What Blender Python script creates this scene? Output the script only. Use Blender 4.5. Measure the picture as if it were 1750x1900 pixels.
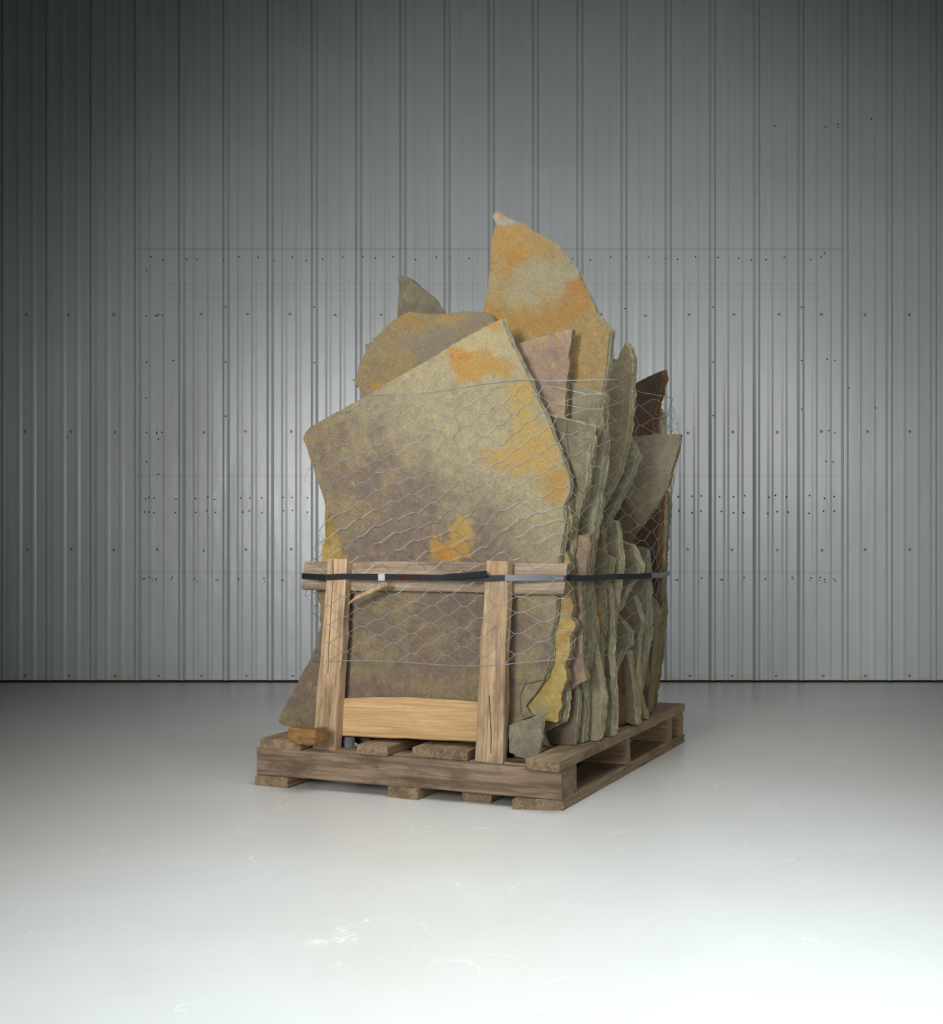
import bpy, bmesh, math, random
from mathutils import Vector, Matrix, Euler, noise
from mathutils.geometry import tessellate_polygon

for o in list(bpy.data.objects):
    bpy.data.objects.remove(o)
SC = bpy.context.scene
COL = SC.collection

# ------------------------------------------------------------------ camera
FPX, CX, CY, CAMH = 2268.0, 875.0, 1035.0, 0.644      # in 1750 x 1900 frame
cam_d = bpy.data.cameras.new('camera')
cam = bpy.data.objects.new('camera', cam_d); COL.objects.link(cam)
cam.location = (0, 0, CAMH); cam.rotation_euler = (math.pi/2, 0, 0)
cam_d.sensor_fit = 'HORIZONTAL'; cam_d.sensor_width = 36.0
cam_d.lens = FPX/1750*36.0
cam_d.shift_y = (CY-950)/1750.0
cam_d.clip_start = 0.05; cam_d.clip_end = 100
SC.camera = cam

# ------------------------------------------------------------------ light
SC.view_settings.view_transform = 'Standard'
SC.view_settings.look = 'None'
SC.view_settings.gamma = 1.0
SC.view_settings.use_curve_mapping = False
SC.view_settings.exposure = 0.0
w = bpy.data.worlds.new('dim_hall'); SC.world = w; w.use_nodes = True
w.node_tree.nodes['Background'].inputs[0].default_value = (0.75, 0.86, 1.0, 1)
w.node_tree.nodes['Background'].inputs[1].default_value = 0.012

def area_light(name, loc, target, sx, sy, power, col, spread=math.pi):
    d = bpy.data.lights.new(name, 'AREA'); d.shape = 'RECTANGLE'
    d.size = sx; d.size_y = sy; d.energy = power; d.color = col; d.spread = spread
    o = bpy.data.objects.new(name, d); COL.objects.link(o)
    o.location = loc
    dv = Vector(target)-Vector(loc)
    o.rotation_euler = dv.to_track_quat('-Z', 'Y').to_euler()
    return o
#LIGHTS_BEGIN
area_light('overhead_panel_lamp_front', (0.5, 1.2, 2.6), (0.5, 1.2, 0), 1.9, 1.2, 43, (0.85, 0.965, 1.0), math.radians(90))
area_light('overhead_panel_lamp_centre', (0.3, 2.9, 2.75), (0.3, 2.9, 0), 1.5, 1.5, 23, (0.95, 0.985, 1.0), math.radians(130))
area_light('softbox_lamp_left', (-1.55, -0.5, 1.55), (0.1, 5.5, 0.9), 0.7, 1.1, 16.5, (1.0, 0.97, 0.92), math.radians(50))
area_light('added_lamp_low', (-1.0, -1.5, 1.0), (-0.3, 6.3, 0.9), 0.9, 1.4, 3.5, (1.0, 0.97, 0.92), math.radians(45))  # unseen extra lamp, added and set low to put a highlight on the strap
area_light('softbox_lamp_right', (2.9, -0.2, 1.7), (1.2, 5.4, 0.9), 0.6, 1.1, 12, (1.0, 0.98, 0.95), math.radians(58))
#LIGHTS_END

# ------------------------------------------------------------------ frames
O_P = Vector((0.2283, 3.10))
EX = Vector((0.9149, -0.4035)); EY = Vector((0.4035, 0.9149))
ROT = math.atan2(EX.y, EX.x)
ZD = 0.134                                             # deck top
def L2W(x, y, z): 
    p = O_P + EX*x + EY*y
    return Vector((p.x, p.y, z))
def ray_local(px, py):
    d = Vector(((px-CX)/FPX, 1.0)); dz = -(py-CY)/FPX
    r = -O_P
    return (Vector((r.dot(EX), r.dot(EY), CAMH)), Vector((d.dot(EX), d.dot(EY), dz)))
def on_plane(px, py, y0, k=0.1, m=0.0, xr=-0.45):
    o, d = ray_local(px, py)                           # y = y0 + k (z-ZD) + m (x-xr)
    t = (y0 + k*(o.z-ZD) + m*(o.x-xr) - o.y)/(d.y - k*d.z - m*d.x)
    return o + d*t
def x_from_px(px, y):
    o, d = ray_local(px, CY)
    t = (y-o.y)/d.y
    return o.x + d.x*t
def crop(ox, oy, s): return lambda x, y: (ox + x/s, oy + y/s)
c1 = crop(540, 380, 4.375); c2 = crop(880, 380, 4.375); c3 = crop(540, 740, 4.375)
c4 = crop(900, 740, 4.375); c5 = crop(460, 1020, 4.375); c6 = crop(860, 1020, 3.977)
c7 = crop(460, 1280, 4.167); c8 = crop(860, 1280, 3.977)

# ------------------------------------------------------------------ materials
def lin(r, g, b, k=1.0):
    f = lambda c: (c/255/12.92) if c/255 <= 0.04045 else ((c/255+0.055)/1.055)**2.4
    return (f(r)*k, f(g)*k, f(b)*k, 1)

class NT:
    def __init__(s, name):
        s.m = bpy.data.materials.new(name); s.m.use_nodes = True
        s.t = s.m.node_tree; s.b = s.t.nodes['Principled BSDF']
    def n(s, typ, **kw):
        nd = s.t.nodes.new(typ)
        for k, v in kw.items(): setattr(nd, k, v)
        return nd
    def l(s, a, b): s.t.links.new(a, b)
    def coord(s): return s.n('ShaderNodeTexCoord').outputs['Object']
    def noise(s, vec, scale, detail=6, rough=0.6, scl=None, dist=0.0):
        if scl:
            mp = s.n('ShaderNodeMapping'); mp.inputs['Scale'].default_value = scl
            s.l(vec, mp.inputs[0]); vec = mp.outputs[0]
        nd = s.n('ShaderNodeTexNoise'); s.l(vec, nd.inputs['Vector'])
        nd.inputs['Scale'].default_value = scale; nd.inputs['Detail'].default_value = detail
        nd.inputs['Roughness'].default_value = rough; nd.inputs['Distortion'].default_value = dist
        return nd
    def rng(s, v, a, b, c=0.0, d=1.0, smooth=True):
        nd = s.n('ShaderNodeMapRange'); nd.interpolation_type = 'SMOOTHSTEP' if smooth else 'LINEAR'
        s.l(v, nd.inputs[0])
        for i, x in enumerate((a, b, c, d)): nd.inputs[i+1].default_value = x
        return nd.outputs[0]
    def mix(s, fac, a, b, mode='MIX'):
        nd = s.n('ShaderNodeMix'); nd.data_type = 'RGBA'; nd.blend_type = mode
        if isinstance(fac, (int, float)): nd.inputs[0].default_value = fac
        else: s.l(fac, nd.inputs[0])
        for i, x in ((6, a), (7, b)):
            if isinstance(x, tuple): nd.inputs[i].default_value = x
            else: s.l(x, nd.inputs[i])
        return nd.outputs[2]
    def math(s, op, a, b=None):
        nd = s.n('ShaderNodeMath'); nd.operation = op
        for i, x in enumerate((a, b)):
            if x is None: continue
            if isinstance(x, (int, float)): nd.inputs[i].default_value = x
            else: s.l(x, nd.inputs[i])
        return nd.outputs[0]
    def bump(s, h, strength, dist, prev=None):
        nd = s.n('ShaderNodeBump'); nd.inputs['Strength'].default_value = strength
        nd.inputs['Distance'].default_value = dist
        s.l(h, nd.inputs['Height'])
        if prev is not None: s.l(prev, nd.inputs['Normal'])
        return nd.outputs[0]

STONE_K = 0.55
WOOD_K = 0.8
def stone_mat(name, base, alt, speck, patches=(), seed=0.0, bump=1.0, gloss=0.62, altscale=4.0, altlo=0.42, althi=0.62, grade=None, soft=0.0):
    """base / alt colours in large clouds, speckle, rust patches [(x, z, rx, rz, colour, strength)] in the slab's own coordinates"""
    N = NT(name)
    co = N.coord()
    off = N.n('ShaderNodeVectorMath'); off.operation = 'ADD'; off.inputs[1].default_value = (seed, seed*0.7, seed*1.3)
    N.l(co, off.inputs[0]); v = off.outputs[0]
    big = N.noise(v, altscale, 8, 0.62)
    col = N.mix(N.rng(big.outputs[0], altlo, althi), base, alt)
    if grade:                                          # one mineral tone passing into another along a direction of the slab
        gx, gz, lo, hi, gc = grade
        dp = N.n('ShaderNodeVectorMath'); dp.operation = 'DOT_PRODUCT'; dp.inputs[1].default_value = (gx, 0, gz)
        N.l(co, dp.inputs[0])
        g = N.math('ADD', dp.outputs['Value'], N.math('MULTIPLY', N.math('SUBTRACT', big.outputs[0], 0.5), 0.55))
        col = N.mix(N.rng(g, lo, hi), col, gc)
    mid = N.noise(v, 22, 8, 0.7)
    col = N.mix(N.rng(mid.outputs[0], 0.52, 0.66, 0, 0.6), col, speck)
    mo = N.noise(v, 38, 9, 0.78)
    hm = N.n('ShaderNodeHueSaturation'); N.l(col, hm.inputs['Color'])
    N.l(N.rng(mo.outputs[0], 0.32, 0.68, 0.74, 1.22, False), hm.inputs['Value']); col = hm.outputs[0]
    dn = N.noise(v, 14.0-7*soft, 12, 0.75-0.12*soft)
    sub = N.n('ShaderNodeVectorMath'); sub.operation = 'SUBTRACT'; sub.inputs[1].default_value = (0.5, 0.5, 0.5)
    N.l(dn.outputs['Color'], sub.inputs[0])
    for (x, z, rx, rz, pc, st) in patches:
        a = N.n('ShaderNodeVectorMath'); a.operation = 'SUBTRACT'; a.inputs[1].default_value = (x, 0, z)
        N.l(co, a.inputs[0])
        b = N.n('ShaderNodeVectorMath'); b.operation = 'MULTIPLY'; b.inputs[1].default_value = (1/rx, 0, 1/rz)
        N.l(a.outputs[0], b.inputs[0])
        c = N.n('ShaderNodeVectorMath'); c.operation = 'MULTIPLY_ADD'; c.inputs[1].default_value = (4.6, 0, 4.6)
        N.l(sub.outputs[0], c.inputs[0]); N.l(b.outputs[0], c.inputs[2])
        ln = N.n('ShaderNodeVectorMath'); ln.operation = 'LENGTH'; N.l(c.outputs[0], ln.inputs[0])
        msk = N.rng(ln.outputs['Value'], 1.1+0.35*soft, 0.6-0.4*soft, 0, st)
        msk = N.math('MULTIPLY', msk, N.rng(mid.outputs[0], 0.30, 0.52, 0.35, 1.0))
        col = N.mix(msk, col, pc)
    fine = N.noise(v, 190, 5, 0.75)
    hs = N.n('ShaderNodeHueSaturation'); N.l(col, hs.inputs['Color'])
    N.l(N.rng(fine.outputs[0], 0.28, 0.72, 0.66*STONE_K, 1.34*STONE_K, False), hs.inputs['Value'])
    N.l(hs.outputs[0], N.b.inputs['Base Color'])
    N.b.inputs['Roughness'].default_value = gloss
    N.b.inputs['Specular IOR Level'].default_value = 0.35
    n1 = N.bump(big.outputs[0], 0.35*bump, 0.02)
    n2 = N.bump(mid.outputs[0], 0.4*bump, 0.006, n1)
    n3 = N.bump(fine.outputs[0], 0.35*bump, 0.0016, n2)
    N.l(n3, N.b.inputs['Normal'])
    return N.m

def rim_mat(name, c_a, c_b, seed=0.0):
    """broken edge: thin beds stacked through the slab's thickness"""
    N = NT(name); co = N.coord()
    lay = N.noise(co, 26, 6, 0.7, (0.5, 9.0, 0.5))
    cl = N.noise(co, 9, 6, 0.6)
    col = N.mix(N.rng(lay.outputs[0], 0.35, 0.68), c_a, c_b)
    col = N.mix(N.rng(cl.outputs[0], 0.55, 0.75, 0, 0.5), col, lin(150, 128, 84))
    hs = N.n('ShaderNodeHueSaturation'); N.l(col, hs.inputs['Color']); hs.inputs['Value'].default_value = STONE_K*1.3; col = hs.outputs[0]  # fresh breaks are paler; extra lift paints in light against the shaded faces
    N.l(col, N.b.inputs['Base Color']); N.b.inputs['Roughness'].default_value = 0.75
    N.b.inputs['Specular IOR Level'].default_value = 0.25
    g = N.noise(co, 70, 6, 0.75)
    N.l(N.bump(g.outputs[0], 0.6, 0.004, N.bump(lay.outputs[0], 0.6, 0.006)), N.b.inputs['Normal'])
    return N.m

def wood_mat(name, light, dark, stain, seed=0.0, stain_lo=0.5, stain_hi=0.7, saw=0.25, rough=0.72):
    """grain runs along the board's own X"""
    N = NT(name); co = N.coord()
    oi = N.n('ShaderNodeObjectInfo')
    off = N.n('ShaderNodeVectorMath'); off.operation = 'ADD'
    sc = N.n('ShaderNodeVectorMath'); sc.operation = 'SCALE'; sc.inputs[0].default_value = (3.1, 5.7, 2.3)
    N.l(oi.outputs['Random'], sc.inputs['Scale'])
    N.l(co, off.inputs[0]); N.l(sc.outputs[0], off.inputs[1]); v = off.outputs[0]
    gr = N.noise(v, 3.0, 9, 0.66, (1.0, 26, 26), 0.9)
    fi = N.noise(v, 9.0, 6, 0.7, (1.0, 45, 45))
    st = N.noise(v, 5.0, 7, 0.65, (1.0, 3.0, 3.0))
    col = N.mix(N.rng(gr.outputs[0], 0.36, 0.66), light, dark)
    col = N.mix(N.rng(st.outputs[0], stain_lo, stain_hi, 0, 0.75), col, stain)
    sm = N.noise(v, 16, 8, 0.75, (0.8, 1.6, 1.6))
    col = N.mix(N.rng(sm.outputs[0], 0.58, 0.72, 0, 0.55), col, stain)
    wv = N.n('ShaderNodeTexWave'); wv.wave_type = 'BANDS'; wv.bands_direction = 'X'
    mp = N.n('ShaderNodeMapping'); mp.inputs['Rotation'].default_value = (0, 0.25, 0.35)
    N.l(v, mp.inputs[0]); N.l(mp.outputs[0], wv.inputs['Vector'])
    wv.inputs['Scale'].default_value = 95; wv.inputs['Distortion'].default_value = 9.0; wv.inputs['Detail'].default_value = 3; wv.inputs['Detail Scale'].default_value = 0.6
    hs = N.n('ShaderNodeHueSaturation'); N.l(col, hs.inputs['Color'])
    k1 = N.rng(fi.outputs[0], 0.3, 0.7, 0.74, 1.22, False)
    k2 = N.rng(wv.outputs['Fac'], 0, 1, (1-saw)*WOOD_K, (1+saw*0.3)*WOOD_K, False)
    N.l(N.math('MULTIPLY', k1, k2), hs.inputs['Value'])
    N.l(hs.outputs[0], N.b.inputs['Base Color'])
    N.b.inputs['Roughness'].default_value = rough; N.b.inputs['Specular IOR Level'].default_value = 0.25
    n1 = N.bump(fi.outputs[0], 0.5, 0.003)
    n2 = N.bump(wv.outputs['Fac'], 0.3*saw*3, 0.0015, n1)
    N.l(n2, N.b.inputs['Normal'])
    return N.m

def plain_mat(name, col, rough=0.5, metal=0.0, spec=0.5):
    N = NT(name); co = N.coord()
    ns = N.noise(co, 60, 4, 0.6)
    hs = N.n('ShaderNodeHueSaturation'); hs.inputs['Color'].default_value = col
    N.l(N.rng(ns.outputs[0], 0.3, 0.7, 0.85, 1.15, False), hs.inputs['Value'])
    N.l(hs.outputs[0], N.b.inputs['Base Color'])
    N.b.inputs['Roughness'].default_value = rough; N.b.inputs['Metallic'].default_value = metal
    N.b.inputs['Specular IOR Level'].default_value = spec
    return N.m

# ------------------------------------------------------------------ object helpers
def link(name, me, mats, parent=None, loc=None, rot=None):
    o = bpy.data.objects.new(name, me); COL.objects.link(o)
    for m in (mats if isinstance(mats, (list, tuple)) else [mats]):
        if m.name not in [x.name for x in me.materials if x]: me.materials.append(m)
    if parent: o.parent = parent
    if loc is not None: o.location = loc
    if rot is not None: o.rotation_euler = rot
    return o
def empty(name, loc=(0, 0, 0), rz=0):
    o = bpy.data.objects.new(name, None); COL.objects.link(o)
    o.location = loc; o.rotation_euler = (0, 0, rz); o.empty_display_size = 0.1
    return o
def tag(o, label, cat, group=None):
    o['label'] = label; o['category'] = cat
    if group: o['group'] = group
    return o
def mesh(name, vs, fs, mi=None, smooth=False):
    me = bpy.data.meshes.new(name); me.from_pydata([tuple(v) for v in vs], [], fs)
    if mi: me.polygons.foreach_set('material_index', mi)
    if smooth: me.polygons.foreach_set('use_smooth', [True]*len(fs))
    me.update()
    return me
def recalc(me):
    bm = bmesh.new(); bm.from_mesh(me); bmesh.ops.recalc_face_normals(bm, faces=bm.faces); bm.to_mesh(me); bm.free()

# ------------------------------------------------------------------ the setting: floor and corrugated wall
WALL_Y = FPX*CAMH/231.0                                # 6.32 m
WS = FPX/WALL_Y                                        # px per metre on the wall
def wall_xz(px, py): return ((px-CX)/WS, CAMH-(py-CY)/WS)

def floor_material():
    N = NT('painted_concrete'); co = N.coord()
    big = N.noise(co, 0.9, 6, 0.6); mid = N.noise(co, 7, 8, 0.65); fine = N.noise(co, 160, 4, 0.7)
    col = N.mix(N.rng(big.outputs[0], 0.35, 0.65), lin(208, 206, 202), lin(203, 199, 193))
    col = N.mix(N.rng(mid.outputs[0], 0.5, 0.8, 0, 0.22), col, lin(190, 185, 177))
    # pale scratches: thin crackled lines that come and go
    wp = N.noise(co, 2.5, 4, 0.6)
    wv = N.n('ShaderNodeVectorMath'); wv.operation = 'MULTIPLY_ADD'; wv.inputs[1].default_value = (0.5, 0.5, 0)
    N.l(wp.outputs['Color'], wv.inputs[0]); N.l(co, wv.inputs[2])
    vo = N.n('ShaderNodeTexVoronoi'); vo.feature = 'DISTANCE_TO_EDGE'; vo.inputs['Scale'].default_value = 5.5
    N.l(wv.outputs[0], vo.inputs['Vector'])
    sel = N.noise(co, 3.2, 5, 0.7)
    sc = N.math('MULTIPLY', N.rng(vo.outputs['Distance'], 0.012, 0.003), N.rng(sel.outputs[0], 0.52, 0.62))
    col = N.mix(N.math('MULTIPLY', sc, 0.55), col, lin(238, 236, 230))
    # short scuffs
    sn = N.noise(co, 6.0, 5, 0.7, (0.9, 14, 1)); 
    col = N.mix(N.math('MULTIPLY', N.rng(sn.outputs[0], 0.67, 0.73), N.rng(sel.outputs[0], 0.44, 0.56, 0, 0.7)), col, lin(236, 234, 229))
    # grit
    v2 = N.n('ShaderNodeTexVoronoi'); v2.inputs['Scale'].default_value = 9.0; N.l(co, v2.inputs['Vector'])
    gr = N.math('MULTIPLY', N.rng(v2.outputs['Distance'], 0.030, 0.018), N.rng(N.noise(co, 1.6, 3).outputs[0], 0.46, 0.54))
    col = N.mix(gr, col, lin(70, 66, 60))
    N.l(col, N.b.inputs['Base Color'])
    N.l(N.rng(fine.outputs[0], 0.3, 0.7, 0.28, 0.36), N.b.inputs['Roughness'])
    N.b.inputs['Specular IOR Level'].default_value = 0.45
    n = N.bump(mid.outputs[0], 0.05, 0.003); n = N.bump(fine.outputs[0], 0.10, 0.0008, n)
    N.l(n, N.b.inputs['Normal'])
    return N.m
def slab_box(x0, x1, y0, y1, z0, z1):
    vs = [(x, y, z) for z in (z0, z1) for (x, y) in ((x0, y0), (x1, y0), (x1, y1), (x0, y1))]
    fs = [(0, 3, 2, 1), (4, 5, 6, 7), (0, 1, 5, 4), (1, 2, 6, 5), (2, 3, 7, 6), (3, 0, 4, 7)]
    return vs, fs
fl = link('floor', mesh('floor', *slab_box(-7, 7, -3, WALL_Y+0.3, -0.1, 0.0)), floor_material())
fl['kind'] = 'structure'

def metal_material():
    N = NT('painted_steel_sheet'); co = N.n('ShaderNodeTexCoord').outputs['Object']
    geo = N.n('ShaderNodeNewGeometry').outputs['Position']
    big = N.noise(geo, 1.4, 5, 0.6); ver = N.noise(geo, 6, 6, 0.65, (6, 1, 0.16)); fl_ = N.noise(geo, 45, 5, 0.7)
    col = N.mix(N.rng(big.outputs[0], 0.35, 0.65), lin(180, 188, 191), lin(174, 182, 185))
    col = N.mix(N.rng(ver.outputs[0], 0.54, 0.76, 0, 0.22), col, lin(156, 160, 158))
    sx = N.n('ShaderNodeSeparateXYZ'); N.l(geo, sx.inputs[0])
    x, z = sx.outputs[0], sx.outputs[2]
    def band(v, lo, hi, e):
        return N.math('MULTIPLY', N.rng(v, lo-e, lo+e), N.rng(v, hi+e, hi-e))
    # ghost of a shelf unit once screwed to the wall: dust line, cleaner field, dotted rub marks
    xl, zt = wall_xz(255, 462); xr, zm = wall_xz(1562, 882); _, zb = wall_xz(0, 1062)
    inx = band(x, xl, xr, 0.004)
    for zz, st in ((zt, 0.30), (zm, 0.16), (zb, 0.2)):
        col = N.mix(N.math('MULTIPLY', N.math('MULTIPLY', band(z, zz-0.006, zz+0.004, 0.004), inx), st), col, lin(120, 112, 98))
    dx, dz0 = wall_xz(310, 548); dx1, dz1 = wall_xz(1530, 520)
    chk = N.math('MULTIPLY', N.rng(N.math('SINE', N.math('MULTIPLY', x, 2*math.pi/0.028)), 0.0, 0.7), N.rng(N.math('SINE', N.math('MULTIPLY', z, 2*math.pi/0.036)), 0.0, 0.8))
    col = N.mix(N.math('MULTIPLY', N.math('MULTIPLY', chk, N.math('MULTIPLY', band(z, dz0-0.04, dz1, 0.02), band(x, dx, dx1, 0.02))), 0.22), col, lin(112, 112, 108))
    # spots of dirt low down
    dirt = N.math('MULTIPLY', N.rng(fl_.outputs[0], 0.62, 0.72), N.rng(ver.outputs[0], 0.5, 0.62))
    col = N.mix(N.math('MULTIPLY', dirt, N.rng(z, 0.75, 0.15, 0, 0.55)), col, lin(128, 116, 92))
    pz = N.math('MULTIPLY', N.rng(z, 0.045, 0.03), N.rng(N.noise(geo, 5, 3).outputs[0], 0.56, 0.6))
    col = N.mix(N.math('MULTIPLY', pz, 0.5), col, lin(186, 165, 136))
    N.l(col, N.b.inputs['Base Color'])
    N.b.inputs['Roughness'].default_value = 0.34
    N.b.inputs['Specular IOR Level'].default_value = 0.6
    wob = N.noise(geo, 2.2, 3, 0.5, (1.6, 1, 0.55))
    # oil-canning and knocks, stronger left of the middle and low
    dm = N.math('MULTIPLY', N.rng(z, 1.5, 0.9), band(x, -1.75, -0.72, 0.12))
    dn = N.noise(geo, 5.5, 3, 0.5, (1.4, 1, 0.7))
    n = N.bump(wob.outputs[0], 0.25, 0.02)
    n = N.bump(N.math('MULTIPLY', dn.outputs[0], dm), 0.12, 0.03, n)
    n = N.bump(fl_.outputs[0], 0.06, 0.001, n)
    N.l(n, N.b.inputs['Normal'])
    return N.m
M_METAL = metal_material()
M_SCREW = plain_mat('screw_head_paint', lin(128, 130, 130), 0.35, 0.3)
M_HOLE = plain_mat('hole_dark', lin(30, 28, 26), 0.9)
M_GAP = plain_mat('gap_shade', lin(26, 25, 23), 0.9)  # near-black stands for the shade in the gap under the sheets

PITCH = 82.0/WS
wall = empty('wall_back', (0, WALL_Y, 0)); wall['kind'] = 'structure'
def rib_profile():
    """one 9-inch module starting at the left foot of a major rib: (x, depth towards the room)"""
    p = []
    mb, mt, mh = 0.040, 0.016, 0.017
    p += [(0, 0), ((mb-mt)/2, mh*0.93), ((mb-mt)/2+0.003, mh), ((mb+mt)/2-0.003, mh), ((mb+mt)/2, mh*0.93), (mb, 0)]
    for c in (0.092, 0.165):
        p += [(c-0.017, 0), (c-0.005, 0.0032), (c+0.005, 0.0032), (c+0.017, 0)]
    return p
PROF = rib_profile()
def panel_mesh():
    pts = []
    for i in range(4):
        pts += [(x+i*PITCH, -d) for x, d in PROF]
    pts.append((4*PITCH, 0.0))
    H0, H1 = 0.012, 4.6
    zs = [H0, 0.4, 1.2, 2.4, H1]
    # profile with a sheet thickness so the panel is solid
    ring = pts + [(x, y+0.0015) for x, y in reversed(pts)]
    n = len(ring); vs = []; fs = []
    for z in zs: vs += [(x, y, z) for x, y in ring]
    for k in range(len(zs)-1):
        for i in range(n):
            a = k*n+i; b = k*n+(i+1) % n
            fs.append((a, b, b+n, a+n))
    me = mesh('wall_panel', vs, fs); recalc(me); return me
PM = panel_mesh()
def screw_mesh():
    vs = []; fs = []; n = 8
    for r, y in ((0.0085, 0.0), (0.0085, -0.0015), (0.0045, -0.002), (0.0042, -0.006), (0.002, -0.0072)):
        vs += [(r*math.cos(2*math.pi*i/n), y, r*math.sin(2*math.pi*i/n)) for i in range(n)]
    for k in range(4):
        for i in range(n):
            fs.append((k*n+i, k*n+(i+1) % n, (k+1)*n+(i+1) % n, (k+1)*n+i))
    fs.append(tuple(range(4*n, 5*n)))
    me = mesh('screw', vs, fs); recalc(me); return me
SM = screw_mesh()
rib0 = (414-CX)/WS - 0.004                              # left foot of the rib that starts a sheet
rng = random.Random(5)
for pi in range(-4, 9):
    x0 = rib0 + pi*4*PITCH
    p = link('wall_panel', PM, M_METAL, wall, (x0, 0.0, 0))
    if -2 <= pi <= 4:
        for row in (585, 802, 1020, 1260):
            for i in range(4):
                xx = i*PITCH + 0.129 + rng.uniform(-0.008, 0.008)
                z = wall_xz(0, row)[1] + rng.uniform(-0.004, 0.004)
                if row == 1260: z = 0.035
                link('screw', SM, M_SCREW, p, (xx, -0.0005, z), (0, rng.random()*6, 0))
sill = link('wall_sill', mesh('wall_sill', *slab_box(-5, 6, 0.004, 0.06, 0.0, 0.05)), M_GAP, wall)
# old drill holes left by the shelf
hv = []; hf = []
def hole(px, py, r=0.0042):
    x, z = wall_xz(px, py)
    t = ((x-rib0) % PITCH); d = 0
    for (xa, da), (xb, db) in zip(PROF, PROF[1:]+[(PITCH, 0)]):
        if xa <= t <= xb and xb > xa: d = da+(db-da)*(t-xa)/(xb-xa)
    b = len(hv); n = 7
    hv.extend([(x+r*math.cos(6.283*i/n), -d-0.0012, z+r*math.sin(6.283*i/n)) for i in range(n)])
    hf.append(tuple(range(b, b+n)))
for i in range(40):
    px = 275+i*33+rng.uniform(-9, 9)
    if px < 1560: hole(px, 479+rng.uniform(-3, 5))
for px in (270, 277, 287, 326, 363, 386, 400, 449, 464, 487, 527, 543, 569): 
    for py in (924, 949): hole(px+rng.uniform(-2, 2), py+rng.uniform(-2, 3))
for px in (1258, 1283, 1303, 1337, 1362, 1381, 1425, 1441, 1461, 1503, 1530, 1550):
    for py in (922, 950): hole(px+rng.uniform(-2, 2), py+rng.uniform(-3, 3), 0.0048)
for px in (268, 277, 290, 320, 361, 404, 443, 490, 525, 1257, 1302, 1340, 1381, 1420, 1470, 1505, 1522, 1530, 1548):
    hole(px, 1074+rng.uniform(-3, 3)); hole(px+rng.uniform(-6, 6), 1078+rng.uniform(-3, 3), 0.003)
for px, py in ((272, 502), (271, 586), (289, 586), (301, 585), (272, 672), (271, 739), (293, 803), (301, 802), (272, 802), (294, 815), (294, 880), (272, 857),
               (420, 673), (420, 773), (420, 571), (584, 571), (584, 674), (125, 812), (322, 669), (1159, 574), (1322, 571), (1322, 673), (1322, 772), (1486, 571), (1486, 670), (1486, 760),
               (1535, 667), (1549, 669), (1533, 856), (1546, 857), (1524, 799), (1538, 799), (1549, 803), (1624, 757), (1555, 230), (1556, 236), (1617, 221), (1438, 234), (1532, 236), (1575, 720), (1530, 470)):
    hole(px, py)
dh = link('drill_holes', mesh('drill_holes', hv, hf), M_HOLE, wall); dh['kind'] = 'stuff'

# ------------------------------------------------------------------ wood
W_WEATHER = wood_mat('weathered_oak', lin(168, 146, 124), lin(122, 102, 84), lin(92, 76, 62), 1, 0.44, 0.64, 0.12)
W_DECK = wood_mat('pallet_pine', lin(168, 146, 118), lin(130, 108, 84), lin(100, 80, 60), 2, 0.46, 0.68, 0.12)
W_POST = wood_mat('post_wood', lin(212, 184, 150), lin(170, 142, 110), lin(122, 100, 80), 3, 0.46, 0.68, 0.14)
W_RAIL = wood_mat('rail_wood', lin(182, 164, 142), lin(146, 128, 108), lin(116, 100, 84), 4, 0.46, 0.66, 0.14)
W_FRESH = wood_mat('fresh_pine', lin(216, 182, 136), lin(194, 156, 108), lin(178, 138, 92), 5, 0.56, 0.8, 0.05, 0.6)
W_BLOCK = wood_mat('brown_block', lin(160, 122, 78), lin(118, 84, 50), lin(92, 64, 40), 6, 0.52, 0.7, 0.1)

def board_mesh(L, W, T, seed, wob=0.0018, taper=0.0, ch=0.003, nseg=10, endcut=0.0, crown=0.0):
    """board along X centred on the origin: W along Y, T along Z; crown lifts the middle of the +Y edge"""
    r = random.Random(seed); vs = []; fs = []
    for k in range(nseg+1):
        t = k/nseg; x = (t-0.5)*L
        wk = W*(1-taper*t)
        ox = wob*noise.noise((t*3.1, seed*1.7, 0)); oz = wob*noise.noise((t*2.7, seed*2.3, 5))
        hw, ht = wk/2, T/2
        base = [(-hw+ch, -ht), (hw-ch, -ht), (hw, -ht+ch), (hw, ht-ch), (hw-ch, ht), (-hw+ch, ht), (-hw, ht-ch), (-hw, -ht+ch)]
        for i, (y, z) in enumerate(base):
            j = wob*0.8*noise.noise((t*9+seed, i*3.3, seed*0.9))
            yy = y+ox+j + (crown*(1-abs(2*t-1)**1.3) if y > 0 else 0)
            xx = x + (endcut*(y/hw) if k in (0, nseg) else 0) + (r.uniform(-1, 1)*0.0015 if k in (0, nseg) else 0)
            vs.append((xx, yy, z+oz+j*0.6))
    for k in range(nseg):
        for i in range(8):
            a = k*8+i; b = k*8+(i+1) % 8
            fs.append((a, b, b+8, a+8))
    fs.append(tuple(range(7, -1, -1))); fs.append(tuple(range(nseg*8, nseg*8+8)))
    me = mesh('board', vs, fs); recalc(me); return me

pal = empty('wooden_pallet', L2W(0, 0, 0), ROT)
tag(pal, 'weathered timber pallet on the grey floor under the stone slabs', 'pallet')
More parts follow.
